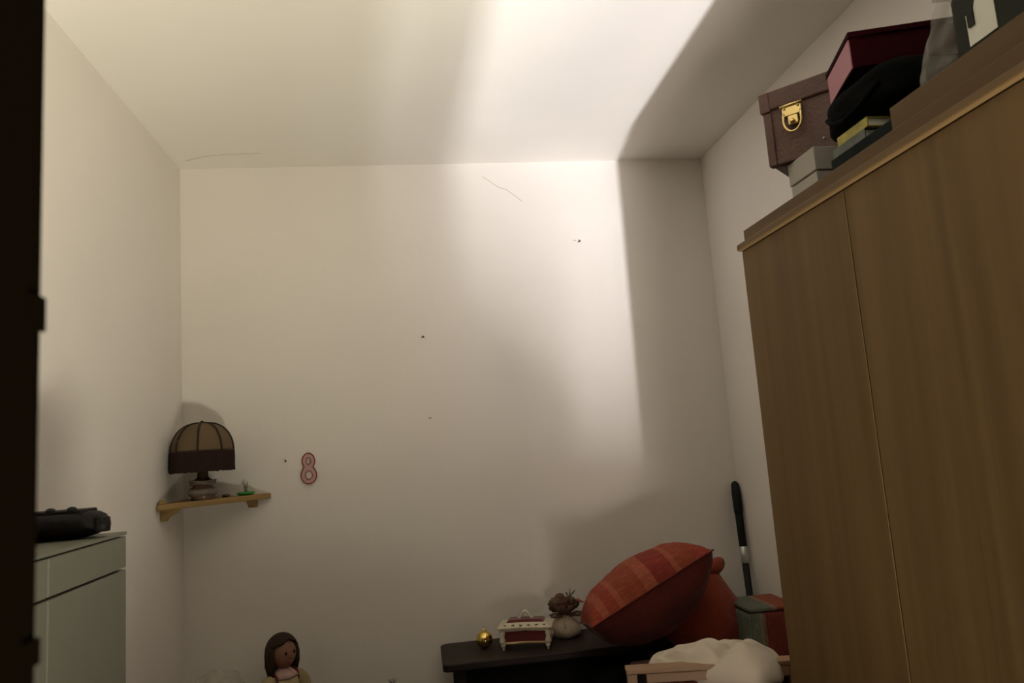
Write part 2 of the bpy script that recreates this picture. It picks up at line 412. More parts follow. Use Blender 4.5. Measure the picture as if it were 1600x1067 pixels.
t = thing('board_game_box', 'flat dark green box at the bottom of the stack behind the wardrobe fascia', 'box', (.802, 1.055, TOPZ))
obj('body', bx(0, 0, 0, .22, .195, .060), 'darkgreen', t, bevel=.001)
obj('lid', bx(-.002, -.002, .025, .222, .197, .073), 'darkgreen', t, bevel=.001)
def book(name, label, loc, sx, sy, sz, m, cat='book'):
    t = thing(name, label, cat, loc)
    obj('cover', bx(0, 0, 0, sx, sy, .002), m, t); obj('cover', bx(0, 0, sz - .002, sx, sy, sz), m, t)
    obj('spine', bx(-.001, 0, 0, .002, sy, sz), m, t, bevel=.0005)
    obj('pages', bx(.002, .003, .002, sx - .003, sy - .003, sz - .002), 'paper', t)
book('magazine_file', 'grey book lying under the yellow one on the wardrobe', (.803, 1.145, 1.986), .18, .10, .017, 'greycard')
book('book', 'yellow spined book lying on the grey one on the wardrobe', (.803, 1.135, 2.003), .17, .092, .017, 'yellow')

M['blackcloth'] = mat('black_nylon', (.004, .0045, .004), .95, spec=.04, bump=.3, bscale=60)
t = thing('travel_bag', 'soft black bag slumped on the books beneath the burgundy box', 'bag', (.925, 1.185, 2.0205))
def slump(d):
    return 1 / max(abs(d.x) ** 4 + abs(d.y) ** 4 + abs(d.z) ** 4, 1e-6) ** (1 / 4) * (1 + .03 * noise.noise(d * 3))
obj('bag_body', ball(1, (0, 0, .048), (.118, .118, .047), u=44, v=28, fn=slump), 'blackcloth', t, smooth=True)
obj('handle', tube([(-.112, -.08, .05), (-.124, -.04, .025), (-.126, .01, .018), (-.122, .05, .03), (-.112, .08, .05)], .005), 'blackcloth', t, smooth=True)

t = thing('plastic_bag', 'crumpled clear plastic bag beside the grey case on the wardrobe', 'bag', (.885, 1.012, 1.999))
bm = bmesh.new(); nu, nv = 44, 24; rings = []
for j in range(nv + 1):
    v = j / nv; ring = []
    for i in range(nu):
        a = 2 * PI * i / nu; ca, sa = math.cos(a), math.sin(a)
        r0 = .068 * (1 - .35 * v) * (.8 + .2 * min(1, v * 6))
        r0 *= 1 + .16 * noise.noise(Vector((ca * 2, sa * 2, v * 3))) + .14 * noise.noise(Vector((ca * 5, sa * 5, v * 6)))
        ring.append(bm.verts.new((r0 * ca, r0 * sa * .8 - .05 * v, .155 * v)))
    rings.append(ring)
for j in range(nv):
    for i in range(nu): bm.faces.new((rings[j][i], rings[j][(i + 1) % nu], rings[j + 1][(i + 1) % nu], rings[j + 1][i]))
bm.faces.new(rings[0][::-1])
obj('film', bm, 'film', t, smooth=True)
obj('twisted_neck', lathe([(.046, .150), (.030, .162), (.012, .172), (.010, .182), (.026, .195)], 30, c=(0, -.05, 0), wob=lambda a, z: 1 + .2 * math.sin(6 * a)), 'film', t, smooth=True)
t = thing('storage_case', 'grey green case with a white paper label lying on the wardrobe', 'case', (.832, .705, 1.999))
obj('body', bx(0, 0, 0, .17, .250, .125), 'greencase', t, bevel=.014)
lb = obj('paper_label', prism([(0, 0), (.052, 0), (.052, .048), (.036, .052), (.030, .064), (.024, .084), (0, .084)], 0, .0012), 'paper', t); lb['label'] = 'white paper label'
lb.rotation_euler = (PI / 2, 0, PI / 2); lb.location = (-.0014, .164, .028)
obj('latch', bx(-.004, .200, .055, -.0005, .212, .085), 'gap', t)
t = thing('shoe_box', 'flat black box under the grey case on the wardrobe', 'box', (.802, .44, TOPZ))
obj('body', bx(0, 0, 0, .25, .60, .072), 'blackcloth', t, bevel=.004)
obj('lid', bx(-.003, -.003, .0725, .253, .603, .085), 'blackcloth', t, bevel=.003)

# ================================================================ painted cabinet on the left
t = thing('painted_cabinet', 'tall pale grey green cabinet with drawer above doors by the left wall', 'cabinet', (0, 0, 0))
CX, CE, CT = -.537, 1.485, 1.394
obj('body', bx(XL + .004, .70, 0, CX - .016, CE, CT - .006), 'white_cab', t, bevel=.001)
obj('worktop', bx(XL + .004, .70, CT - .006, CX + .001, CE + .001, CT), 'white_cab', t, bevel=.0015)
for y0, y1 in ((1.192, CE), (.902, 1.188)):
    obj('drawer', bx(CX - .0155, y0, 1.330, CX, y1, 1.3855), 'white_cab', t, bevel=.002)
    obj('door', bx(CX - .0155, y0, .06, CX, y1, 1.3265), 'white_cab', t, bevel=.002)
obj('front_gap', bx(CX - .0158, .70, .06, CX - .0156, CE, 1.386), 'gap', t)

# black handbag on the cabinet
t = thing('black_purse', 'small black leather bag lying on the left cabinet', 'bag', (-.66, 1.415, CT), R(-2))
def loaf(L, rx, rz, n=24, seg=28):
    bm = bmesh.new(); rings = []
    for k in range(n + 1):
        u = -1 + 2 * k / n; s = max(.02, (1 - abs(u) ** 7)) ** .5
        ring = []
        for i in range(seg):
            a = 2 * PI * i / seg; c, q = math.cos(a), math.sin(a)
            f = 1 / (abs(c) ** 2.6 + abs(q) ** 2.6) ** (1 / 2.6)
            f *= 1 + .02 * noise.noise(Vector((u * 4, c, q)))
            ring.append(bm.verts.new((L / 2 * u, rx * s * c * f, rz + rz * s * q * f)))
        rings.append(ring)
    for k in range(n):
        for i in range(seg): bm.faces.new((rings[k][i], rings[k][(i + 1) % seg], rings[k + 1][(i + 1) % seg], rings[k + 1][i]))
    bm.faces.new(rings[0][::-1]); bm.faces.new(rings[-1]); return bm
obj('bag_body', loaf(.235, .048, .0240), 'black_leather', t, smooth=True)
obj('flap', bx(-.105, -.030, .0425, .090, .030, .0495), 'black_leather', t, bevel=.003)
for x in (-.055, -.012, .035, .07): obj('knob', ball(.0085, (x, -.022, .0495), (1, 1, .7), u=14, v=10), 'blackplastic', t, smooth=True)
obj('side_knob', lathe([(0.0, -.012), (.012, -.012), (.0135, 0), (.012, .012), (0, .012)], 20, c=(.119, -.02, .022)), 'black_leather', t, smooth=True)

# ================================================================ corner shelf with lamp
ST = 1.394
t = thing('corner_shelf', 'small triangular pine shelf fixed in the left corner', 'shelf', (0, 0, 0))
A = (XL + .001, 2.497); B = (-.522, YB - .001)
obj('board', prism([(XL + .001, YB - .001), A, (A[0] + .010, A[1] - .004), (B[0] + .004, B[1] - .012), B], ST - .019, ST), 'shelfwood', t, bevel=.003)
obj('edge_knob', ball(.010, (XL + .013, 2.515, ST + .004)), 'shelfwood', t, smooth=True)
def bracket(pts, m):  # wedge block under the board
    bm = bmesh.new(); vs = [bm.verts.new(p) for p in pts]; return bm
bm = bmesh.new()
def wedge(p0, dirv, wdir, L, Hh, W):
    bm = bmesh.new(); p0 = Vector(p0); d = Vector(dirv); w_ = Vector(wdir) * W; z = Vector((0, 0, -1))
    pr = [p0, p0 + d * L, p0 + d * L * .75 + z * Hh * .35, p0 + d * L * .35 + z * Hh * .75, p0 + d * L * .3 + z * Hh, p0 + z * Hh]
    a = [bm.verts.new(p) for p in pr]; b = [bm.verts.new(p + w_) for p in pr]; bm.faces.new(a); bm.faces.new(b[::-1])
    for i in range(6): bm.faces.new((a[i], a[(i + 1) % 6], b[(i + 1) % 6], b[i]))
    return bm
obj('bracket', wedge((XL + .001, 2.535, ST - .019), (1, 0, 0), (0, 1, 0), .06, .036, .024), 'shelfwood', t, bevel=.002)
obj('bracket', wedge((-.595, YB - .001, ST - .019), (0, -1, 0), (1, 0, 0), .05, .026, .03), 'shelfwood', t, bevel=.002)

t = thing('table_lamp', 'table lamp with domed brown fabric shade on the corner shelf', 'lamp', (-.712, 2.635, ST))
prof = [(.001, 0), (.036, 0), (.040, .005), (.036, .010), (.043, .016), (.046, .026), (.042, .038), (.032, .043), (.030, .047), (.039, .052), (.041, .058), (.034, .064), (.024, .068), (.018, .074), (.016, .092), (.001, .092)]
obj('lamp_base', lathe(prof, 48), 'ceramic', t, smooth=True)
obj('glaze_band', lathe([(.0435, .016), (.0475, .026), (.0435, .036)], 48), 'ceramic_pale', t, smooth=True)
for k in range(3):
    obj('coil', tube([((.040 + .001 * k) * math.cos(a), (.040 + .001 * k) * math.sin(a), .052 + .005 * k + .002 * math.sin(3 * a + k)) for a in [i * 2 * PI / 30 for i in range(30)]], .0022, 6, closed=True), 'ceramic_pale', t, smooth=True)
obj('stem', tube([(0, 0, .09), (0, 0, .17)], .007), 'trimbrown', t, smooth=True)
# shade: fabric dome, ribs and fringe
SR = .097; z0 = .158; z1 = .253
dome = [(SR * math.cos(a) ** .75 if a < PI / 2 - .01 else .006, z0 + (z1 - z0) * math.sin(a)) for a in [i * PI / 2 / 14 for i in range(15)]]
sh = obj('lamp_shade', lathe(dome + [(.004, z1)], 64), 'shade', t, smooth=True)
for k in range(8):
    a = 2 * PI * k / 8 + .12
    pts = [((r + .0015) * math.cos(a), (r + .0015) * math.sin(a), z + .001) for r, z in dome]
    obj('rib', tube(pts, .0035, 6), 'trimbrown', sh, smooth=True)
obj('rim_braid', tube([(SR * math.cos(a), SR * math.sin(a), z0) for a in [i * 2 * PI / 48 for i in range(48)]], .004, 8, closed=True), 'trimbrown', sh, smooth=True)
obj('finial', ball(.006, (0, 0, z1 + .003)), 'trimbrown', sh, smooth=True)
bm = bmesh.new(); seg = 240; zs = [z0, z0 - .03, z0 - .066]; rings = []
for j, z in enumerate(zs):
    rings.append([bm.verts.new(((SR + .002 + .0018 * (i % 2) + .002 * j * noise.noise(Vector((i * .3, j, 0)))) * math.cos(2 * PI * i / seg), (SR + .002 + .0018 * (i % 2)) * math.sin(2 * PI * i / seg), z + (.004 * noise.noise(Vector((i * .21, 0, 5))) if j == 2 else 0))) for i in range(seg)])
for j in range(2):
    for i in range(seg): bm.faces.new((rings[j][i], rings[j][(i + 1) % seg], rings[j + 1][(i + 1) % seg], rings[j + 1][i]))
obj('fringe', bm, 'fringe', sh, solid=.002)

t = thing('green_dish', 'little green dish holding a clear figurine on the corner shelf', 'ornament', (-.597, 2.738, ST))
obj('dish', lathe([(.001, 0), (.020, 0), (.030, .006), (.031, .009), (.022, .012), (.001, .013)], 32), 'green', t, smooth=True)
fg = obj('figurine', lathe([(.001, .012), (.006, .012), (.004, .020), (.007, .026), (.006, .032), (.001, .036)], 20), 'ceramic_pale', t, smooth=True)
obj('ear', tube([(-.004, 0, .033), (-.007, 0, .046)], [.002, .001], 6), 'ceramic_pale', fg)
obj('ear', tube([(.004, 0, .033), (.007, 0, .046)], [.002, .001], 6), 'ceramic_pale', fg)
t = thing('shell', 'small grey brown shell on the corner shelf beside the lamp', 'ornament', (-.655, 2.70, ST))
obj('shell_body', ball(.013, (0, 0, .005), (1.1, .7, .42), fn=lambda d: 1 + .1 * math.sin(9 * d.x)), 'ceramic', t, smooth=True)

# ================================================================ the 8 and the nails on the back wall
t = thing('number_eight', 'pale pink number 8 with a red outline hung on the back wall', 'number', (-.386, YB, 1.467))
def ellipse(cx, cz, rx, rz, n=40, a0=0, a1=2 * PI): return [(cx + rx * math.cos(a0 + (a1 - a0) * i / n), cz + rz * math.sin(a0 + (a1 - a0) * i / n)) for i in range(n + 1)]
def eight_outline(k=0):
    top = ellipse(0, .029, .0215 - k, .0275 - k, 40, R(-48), R(228)); bot = ellipse(0, -.021, .0270 - k, .0300 - k, 40, R(142), R(398))
    return top[:-1] + bot[:-1]
def ringface(outer, holes, y0, y1):
    # build through bisected grid free polygon: outline prism + boolean free ring by bridging
    bm = bmesh.new(); edges = []
    for loop in [outer] + holes:
        vs = [bm.verts.new((x, y0, z)) for x, z in loop]
        edges += [bm.edges.new((vs[i], vs[(i + 1) % len(vs)])) for i in range(len(vs))]
    bmesh.ops.triangle_fill(bm, use_beauty=True, edges=edges)
    r = bmesh.ops.extrude_face_region(bm, geom=bm.faces[:])
    for g in r['geom']:
        if isinstance(g, bmesh.types.BMVert): g.co.y = y1
    return bm
h1 = ellipse(0, .029, .0085, .0125)[:-1]; h2 = ellipse(0, -.021, .0125, .0155)[:-1]
obj('face', ringface(eight_outline(), [h1, h2], -.0005, -.008), 'pinkface', t)
def rim(loop, r=.0022): return tube([(x, -.009, z) for x, z in loop], r, 8, closed=True)
rm = obj('rim', rim(eight_outline()), 'pinkrim', t, smooth=True); rm['label'] = 'red outline'
obj('rim', rim(h1, .0016), 'pinkrim', t, smooth=True)
obj('rim', rim(h2, .0016), 'pinkrim', t, smooth=True)
M['nail'] = mat('rusty_nail', (.06, .04, .03), .5, metal=.5)
nails = [(-.465, 1.500, 'small dark nail in the back wall left of the number 8'), (.040, 1.923, 'small nail alone in the middle of the back wall'),
         (.668, 2.269, 'nail high on the right part of the back wall')]
nail0 = None
for x, z, lb in nails:
    if nail0 is None:
        nail0 = thing('nail', lb, 'nail', (x, YB, z), 0, 'nails in the back wall')
        obj('shank', tube([(0, .003, 0), (0, -.010, .001)], .0016, 8), 'nail', nail0)
        obj('nail_head', tube([(0, -.010, .001), (0, -.0118, .0012)], .0033, 12), 'nail', nail0)
    else: dup(nail0, (x, YB, z), .5, lb)
for x, z in ((.048, 1.923), (.655, 2.276), (.055, 1.621)):
    obj('plaster_chip', ball(.0045, (x, YB, z), (1.6, .3, .5), u=10, v=8), 'crack' if z > 1.7 else 'whitecard', wb)

# ================================================================ black side table in the back right corner
TZ = .824
t = thing('side_table', 'long black wooden table along the back wall', 'table', (0, 0, 0))
obj('tabletop', prism([(.046, 2.512), (.046, 2.752), (.064, 2.772), (.74, 2.772), (.74, 2.50), (.058, 2.50)], TZ - .024, TZ), 'darkwood', t, bevel=.004)
obj('front_panel', bx(.09, 2.535, .06, .72, 2.553, TZ - .024), 'blackwood', t)
for x in (.085, .695):
    for y in (2.53, 2.72): obj('leg', bx(x, y, 0, x + .035, y + .035, TZ - .024), 'darkwood', t, bevel=.003)

t = thing('gold_bauble', 'shiny gold glass ball at the left end of the black table', 'ornament', (.195, 2.655, TZ))
obj('glass_ball', ball(.0285, (0, 0, .0285), u=32, v=20), 'gold', t, smooth=True)
cp = obj('cap', lathe([(.001, .056), (.0065, .055), (.0065, .063), (.001, .064)], 16), 'brass', t, smooth=True)
obj('hanging_loop', tube([(.004 * math.cos(a), 0, .068 + .005 * math.sin(a)) for a in [i * PI / 6 for i in range(12)]], .0007, 5, closed=True), 'brass', cp)

# jewellery box
t = thing('jewellery_box', 'ivory and gold footed jewellery box with red velvet panels on the black table', 'box', (.323, 2.568, TZ), R(-15))
W2 = .086; D2 = .105
def wavy(n=24, w=W2, y0=0, y1=D2, amp=.004):
    pts = [(-w + 2 * w * i / n, y0 - amp * math.cos(PI * 2 * i / n) * 1.0 + amp) for i in range(n + 1)]
    pts += [(w - 2 * w * i / n, y1 - amp + amp * math.cos(PI * 2 * i / n)) for i in range(n + 1)]
    return pts
obj('body', prism(wavy(w=W2 - .008, y0=.008, y1=D2 - .008, amp=.002), .026, .064), 'velvet', t)
obj('lower_moulding', prism(wavy(w=W2 - .002, y0=.002, y1=D2 - .002), .020, .027), 'goldtrim', t, bevel=.002)
obj('upper_moulding', prism(wavy(w=W2 - .004, y0=.004, y1=D2 - .004), .060, .068), 'ivory', t, bevel=.002)
for sx in (-1, 1):
    for y in (.008, D2 - .008):
        obj('corner_post', lathe([(.001, .022), (.009, .022), (.011, .032), (.007, .042), (.009, .052), (.010, .062), (.001, .062)], 16, c=(sx * (W2 - .009), y, 0)), 'ivory', t, smooth=True)
        obj('foot', lathe([(.001, 0), (.0035, .001), (.004, .004), (.003, .007), (.008, .014), (.0085, .019), (.006, .022), (.001, .022)], 16, c=(sx * (W2 - .011), y, 0)), 'ivory', t, smooth=True)
ld_ = obj('lid', prism(wavy(w=W2 + .006, y0=-.006, y1=D2 + .006), .069, .075), 'ivory_floral', t, bevel=.002)
bm = bmesh.new()
lo = wavy(w=W2 + .002, y0=-.002, y1=D2 + .002); hi = wavy(w=W2 - .022, y0=.022, y1=D2 - .022, amp=.002)
a = [bm.verts.new((x, y, .075)) for x, y in lo]; b = [bm.verts.new((x, y, .085)) for x, y in hi]
for i in range(len(a)): bm.faces.new((a[i], a[(i + 1) % len(a)], b[(i + 1) % len(a)], b[i]))
bm.faces.new(b)
obj('lid_slope', bm, 'ivory', ld_)
for i in range(6):
    x = -.066 + i * .0265
    obj('floral_motif', ball(.0045, (x, .0085, .0795), (1.1, .6, .35), u=10, v=8, fn=lambda d: 1 + .25 * math.sin(6 * math.atan2(d.y, d.x))), 'twig', ld_, smooth=True)
bm = bmesh.new(); a = [bm.verts.new((x, y, .085)) for x, y in hi]
hi2 = wavy(w=W2 - .032, y0=.030, y1=D2 - .030, amp=.001); b = [bm.verts.new((x, y, .0925)) for x, y in hi2]
for i in range(len(a)): bm.faces.new((a[i], a[(i + 1) % len(a)], b[(i + 1) % len(a)], b[i]))
bm.faces.new(b)
obj('velvet_cushion', bm, 'velvet', ld_)
obj('handle', tube([(-.026, .047, .094), (-.018, .047, .0955), (-.012, .047, .104), (-.006, .047, .113), (.001, .047, .116), (.007, .047, .112), (.013, .047, .102), (.019, .047, .0955), (.027, .047, .094)], [.003, .0045, .0045, .005, .0055, .005, .0045, .0045, .003], 12), 'ivory', ld_, smooth=True)

# potpourri pouch
t = thing('cloth_pouch', 'beige drawstring pouch of dried flowers on the black table', 'pouch', (.486, 2.695, TZ))
wob = lambda a, z: 1 + .05 * math.sin(7 * a) * min(1, z / .05) + .03 * math.sin(4 * a + 1)
obj('sack', lathe([(.001, 0), (.040, 0), (.052, .010), (.053, .025), (.044, .045), (.024, .064), (.014, .075), (.018, .085)], 56, wob=wob), 'sack', t, smooth=True)
obj('ruffle', lathe([(.014, .075), (.024, .082), (.042, .096), (.049, .112), (.046, .113), (.035, .100), (.010, .085)], 60, wob=lambda a, z: 1 + (.16 * math.sin(5 * a) + .07 * math.sin(9 * a)) * min(1, max(0, (z - .075) / .03))), 'sackbrown', t, smooth=True)
obj('cord', tube([(.016 * math.cos(a), .016 * math.sin(a), .075 + .001 * math.sin(3 * a)) for a in [i * PI / 10 for i in range(20)]], .003, 8, closed=True), 'sackbrown', t, smooth=True)
for sx in (-1, 1):
    obj('bow_loop', tube([(sx * .012, -.014, .075), (sx * .040, -.022, .084), (sx * .058, -.022, .080), (sx * .050, -.022, .072), (sx * .012, -.016, .073)], .0045, 8), 'sackbrown', t, smooth=True)
obj('bow_tail', tube([(-.006, -.016, .074), (-.010, -.034, .058), (-.009, -.047, .036)], .004, 8), 'sack', t, smooth=True)
rnd = random.Random(4)
for k, (x, y, z, r_) in enumerate([(-.030, -.012, .118, .023), (-.004, -.016, .116, .025), (.018, -.010, .118, .021), (.032, -.004, .108, .019), (-.012, .008, .130, .018), (-.035, 0, .100, .018)]):
    obj('dried_flower', ball(r_, (x, y, z), (1, 1, .8), u=24, v=16, fn=lambda d, k=k: 1 + .2 * math.sin(5 * math.atan2(d.y, d.x) + k) * (1 - abs(d.z)) + .15 * math.sin(14 * d.z + 3 * math.atan2(d.x, d.y))), 'petal' if k % 2 else 'sackbrown', t, smooth=True)
bm = bmesh.new()
for k in range(14):
    a = rnd.uniform(-.9, .9); b_ = rnd.uniform(-.5, .5); L = rnd.uniform(.02, .036)
    tube([(.020, 0, .128), (.022 + L * math.sin(a), L * math.sin(b_), .128 + L * math.cos(a))], [.0012, .0006], 5, bm)
obj('dried_sprig', bm, 'twig', t)
obj('pink_ribbon', tube([(.036, -.006, .118), (.048, -.008, .121), (.060, -.008, .114), (.070, -.008, .111)], [.005, .006, .004, .002], 8), 'pinkribbon', t, smooth=True)

# ================================================================ cushions
def cushion(name, label, W, Hh, T1, T2, m1, m2, origin, e1, e2, seed=0, trimm=None, p=.5, edge=.06):
    t = thing(name, label, 'cushion')
    basis(t, origin, e1, e2)
    obj('front_cover', pillow_half(W, Hh, T1, 1, seed=seed, p=p, edge=edge), m1, t, smooth=True)
    obj('back_cover', pillow_half(W, Hh, T2, -1, seed=seed + 5, p=p, edge=edge), m2, t, smooth=True)
    obj('seam', tube(pillow_edge(W, Hh, edge), .003, 6, closed=True), trimm or m2, t, smooth=True)
    return t
# leaning patterned cushion: seam runs from low left to high right, patterned side up
cushion('throw_cushion', 'red orange patterned cushion leaning on the plain orange one beside the pouch', .445, .33, .100, .150, 'patterned', 'redplain',
        (.703, 2.435, 1.012), (.391, .0, .187), (.22, .93, -.10), seed=2, p=.45, edge=.03)
t = cushion('linen_cushion', 'plain orange red cushion propping up the patterned one', .29, .29, .075, .065, 'orangelinen', 'orangelinen',
        (.957, 2.515, .840), (.60, .06, -.80), (.78, .16, .58), seed=9, edge=.07)
obj('corner_tuft', ball(.025, (-.138, .152, .0), (1.0, 1.5, 1.0)), 'orangelinen', t, smooth=True)
# striped box cushion
t = thing('box_cushion', 'upright striped green red boxy cushion beside the wardrobe', 'cushion', (0, 0, 0))
X0, X1, Y0, Y1, Z0, Z1 = 1.018, 1.196, 2.36, 2.56, .6455, .915
obj('cushion_body', bx(X0, Y0, Z0, X1, Y1, Z1), 'striped', t, bevel=.018, smooth=True)
tc_ = obj('top_cover', bx(X0 + .004, Y0 + .004, Z1 + .0005, X1 - .004, Y1 - .004, Z1 + .014), 'striped_top', t, bevel=.006, smooth=True)
tc_['label'] = 'top face, grey green with an orange red side'
obj('piping', tube([(X0 + .006, Y0 + .005, Z0 + .02), (X0 + .006, Y0 + .005, Z1 - .006), (X1 - .006, Y0 + .005, Z1 - .016), (X1 - .006, Y0 + .005, Z0 + .02)], .003, 6), 'striped', t, smooth=True)
# low bench under them
t = thing('low_bench', 'low dark bench under the red cushions in the right corner', 'bench', (0, 0, 0))
obj('seat', bx(.60, 2.20, .60, 1.195, 2.49, .645), 'darkwood', t, bevel=.004)
for x in (.61, 1.125):
    for y in (2.21, 2.44): obj('leg', bx(x, y, 0, x + .04, y + .04, .60), 'darkwood', t)

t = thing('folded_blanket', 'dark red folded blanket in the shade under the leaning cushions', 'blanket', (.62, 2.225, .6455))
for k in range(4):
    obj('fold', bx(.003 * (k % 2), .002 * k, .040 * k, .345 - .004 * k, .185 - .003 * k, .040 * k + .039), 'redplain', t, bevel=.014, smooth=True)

# brown block and paper behind
tag(obj('corner_stand', bx(.78, 2.65, 0, 1.118, 2.772, TZ + .062), 'brownwood', bevel=.002), 'narrow brown wooden stand in the corner behind the cushions', 'stand')
bm = bmesh.new(); vs = [bm.verts.new(p) for p in ((1.070, 2.66, TZ + .0625), (1.110, 2.66, TZ + .0625), (1.090, 2.68, TZ + .082), (1.090, 2.70, TZ + .0625))]
for f in ((0, 1, 2), (1, 3, 2), (3, 0, 2), (0, 3, 1)): bm.faces.new([vs[i] for i in f])
tag(obj('folded_paper', bm, 'whitecard'), 'tiny folded white paper on the brown corner stand', 'paper')

# pole in the corner
p_top = Vector((1.190, 2.754, 1.305)); p_bot = Vector((1.150, 2.585, 0.0)); dv = (p_top - p_bot)
def along(z): return p_bot + dv * ((z - p_bot.z) / dv.z)
t = thing('walking_pole', 'black pole with a silver band leaning in the right corner', 'pole', p_bot)
L_ = lambda z: along(z) - p_bot
obj('shaft', tube([L_(0.012), L_(1.06)], .0125, 16), 'blackplastic', t, smooth=True)
obj('sleeve', tube([L_(1.055), L_(1.07), L_(1.18), L_(1.20)], [.0125, .0145, .0145, .013], 16), 'blackplastic', t, smooth=True)
obj('grip', tube([L_(1.18), L_(1.195), L_(1.26), L_(1.295), L_(1.305)], [.014, .0165, .0170, .014, .006], 18), 'blackplastic', t, smooth=True)
bd = obj('silver_band', tube([L_(1.008), L_(1.012), L_(1.066), L_(1.070)], [.012, .0155, .0155, .012], 16), 'silver', t, smooth=True); bd['label'] = 'silver band'
obj('foot_cap', tube([L_(0.0), L_(.03)], .016, 14), 'blackplastic', t, smooth=True)

# ================================================================ light wooden stand with the white pillow
t = thing('wooden_stand', 'light wooden frame stand under the white pillow', 'stand', (.478, 1.862, 0), R(-10))
ZT = .940
SW, SD = .42, .22
for x in (0, SW - .03):
    obj('post', bx(x, 0, 0, x + .024, .030, ZT - .012), 'lightwood', t, bevel=.002)
    obj('post', bx(x, SD - .03, 0, x + .024, SD, ZT - .16), 'lightwood', t, bevel=.002)
obj('top_plank', bx(-.002, -.002, ZT - .012, SW, .042, ZT), 'lightwood', t, bevel=.003)
obj('back_rail', bx(-.002, SD - .03, ZT - .16, SW, SD, ZT - .14), 'lightwood', t, bevel=.003)
obj('front_rail', bx(.046, -.001, ZT - .034, SW - .03, .016, ZT - .0125), 'lightwood', t, bevel=.002)
obj('shelf_board', bx(0.024, .01, ZT - .30, SW - .03, SD - .01, ZT - .28), 'lightwood', t)
obj('slot_shade', bx(.0245, .018, ZT - .28, .0455, .024, ZT - .0125), 'blackwood', t)  # black strip standing in for the shade in the gap beside the post
pn = obj('cloth_panel', bx(.046, .018, ZT - .28, SW - .03, .024, ZT - .042), 'redplain', t); pn['label'] = 'dark red cloth panel'

def big_pillow():
    n = 44; bm = bmesh.new(); W, Hh = .345, .23
    def hgt(u, v, s):
        t_ = max(0, (1 - u * u) * (1 - v * v)) ** .5
        T = (.058 + .026 * u) if s > 0 else (.055 + .020 * u)
        z = s * T * t_
        # folds running from the pinched left end
        z += .009 * math.sin(15 * (u * .9 + v * .5) + 2 * noise.noise(Vector((u * 2, v * 2, 0)))) * t_ * max(0, .6 - u * .5)
        z += .008 * noise.noise(Vector((u * 3, v * 3, s * 2))) * min(1, 3 * t_)
        # corner fold
        dd_ = (u - .48) ** 2 / .05 + (v + .25) ** 2 / .16
        z += s * .020 * math.exp(-dd_ * 2) * t_ if s > 0 else 0
        z -= s * .016 * math.exp(-((u - .30 - v * .3) ** 2) / .008) * (1 if v < .4 else 0) * t_ if s > 0 else 0
        return z
    for s in (1, -1):
        g = []
        for j in range(n + 1):
            row = []
            for i in range(n + 1):
                u = -1 + 2 * i / n; v = -1 + 2 * j / n
                x = W / 2 * u * (1 - .05 * (1 - v * v)) * (1 - .06 * v * v); y = Hh / 2 * v * (1 - .10 * (1 - u * u)) * (.26 + .74 * math.sin((u + 1) / 2 * PI / 2)) * (1 - .45 * max(0, u) ** 4)
                row.append(bm.verts.new((x, y, hgt(u, v, s))))
            g.append(row)
        for j in range(n):
            for i in range(n): bm.faces.new((g[j][i], g[j][i + 1], g[j + 1][i + 1], g[j + 1][i]))
    bmesh.ops.remove_doubles(bm, verts=bm.verts, dist=.0015)
    return bm
t = tag(obj('white_pillow', big_pillow(), 'pillow', smooth=True), 'rumpled white pillow lying on the light wooden stand', 'pillow')
basis(t, (.712, 1.890, .916), (.88, -.46, -.05), (.42, .90, .02))
t.name = 'bed_pillow'

# ================================================================ low chest with doll, bag and sprig (left, at the bottom edge)
CZ = .62
t = thing('low_chest', 'low dark chest under the doll along the back wall', 'chest', (0, 0, 0))
obj('body', bx(-.79, 2.40, .04, -.01, 2.76, CZ - .02), 'darkwood', t, bevel=.003)
obj('top_panel', bx(-.80, 2.39, CZ - .02, 0, 2.77, CZ), 'darkwood', t, bevel=.004)
obj('plinth', bx(-.77, 2.42, 0, -.03, 2.75, .04), 'darkwood', t)
for x in (-.785, -.398):
    dr = obj('door', bx(x, 2.388, .06, x + .380, 2.399, CZ - .03), 'darkwood', t, bevel=.003)
    obj('knob', ball(.012, (x + (.35 if x < -.5 else .03), 2.38, .35)), 'brass', dr, smooth=True)

t = thing('rag_doll', 'brown haired doll in a cream dress with dark red trim sitting by the back wall', 'doll', (-.466, 2.615, CZ), R(46))
# local: doll faces -y, rotated so the face turns to the viewer's right
def headfn(d):
    k = 1
    k += .10 * math.exp(-((d.x) ** 2 + (d.z + .12) ** 2) / .02) * (1 if d.y < 0 else 0)      # nose
    k += .03 * math.exp(-((abs(d.x) - .42) ** 2 + (d.z + .28) ** 2) / .05) * (1 if d.y < 0 else 0)  # cheeks
    k += .05 * math.exp(-((d.x) ** 2 + (d.z + .80) ** 2) / .04)                                # chin
    return k
hz = .268
hd = obj('head', ball(.046, (0, 0, hz), (.90, .93, 1.10), u=48, v=32, fn=headfn), 'skin', t, smooth=True)
for sx in (-1, 1):
    obj('eye', ball(.0050, (sx * .0155, -.0395, hz + .004), (1, .6, 1.1), u=12, v=10), 'eye', hd, smooth=True)
obj('mouth', ball(.006, (0, -.0415, hz - .023), (1.3, .5, .45), u=12, v=8), 'lip', hd, smooth=True)
obj('ear', ball(.009, (-.0415, 0, hz - .004), (.5, .8, 1.1), u=12, v=10), 'skin', hd, smooth=True)
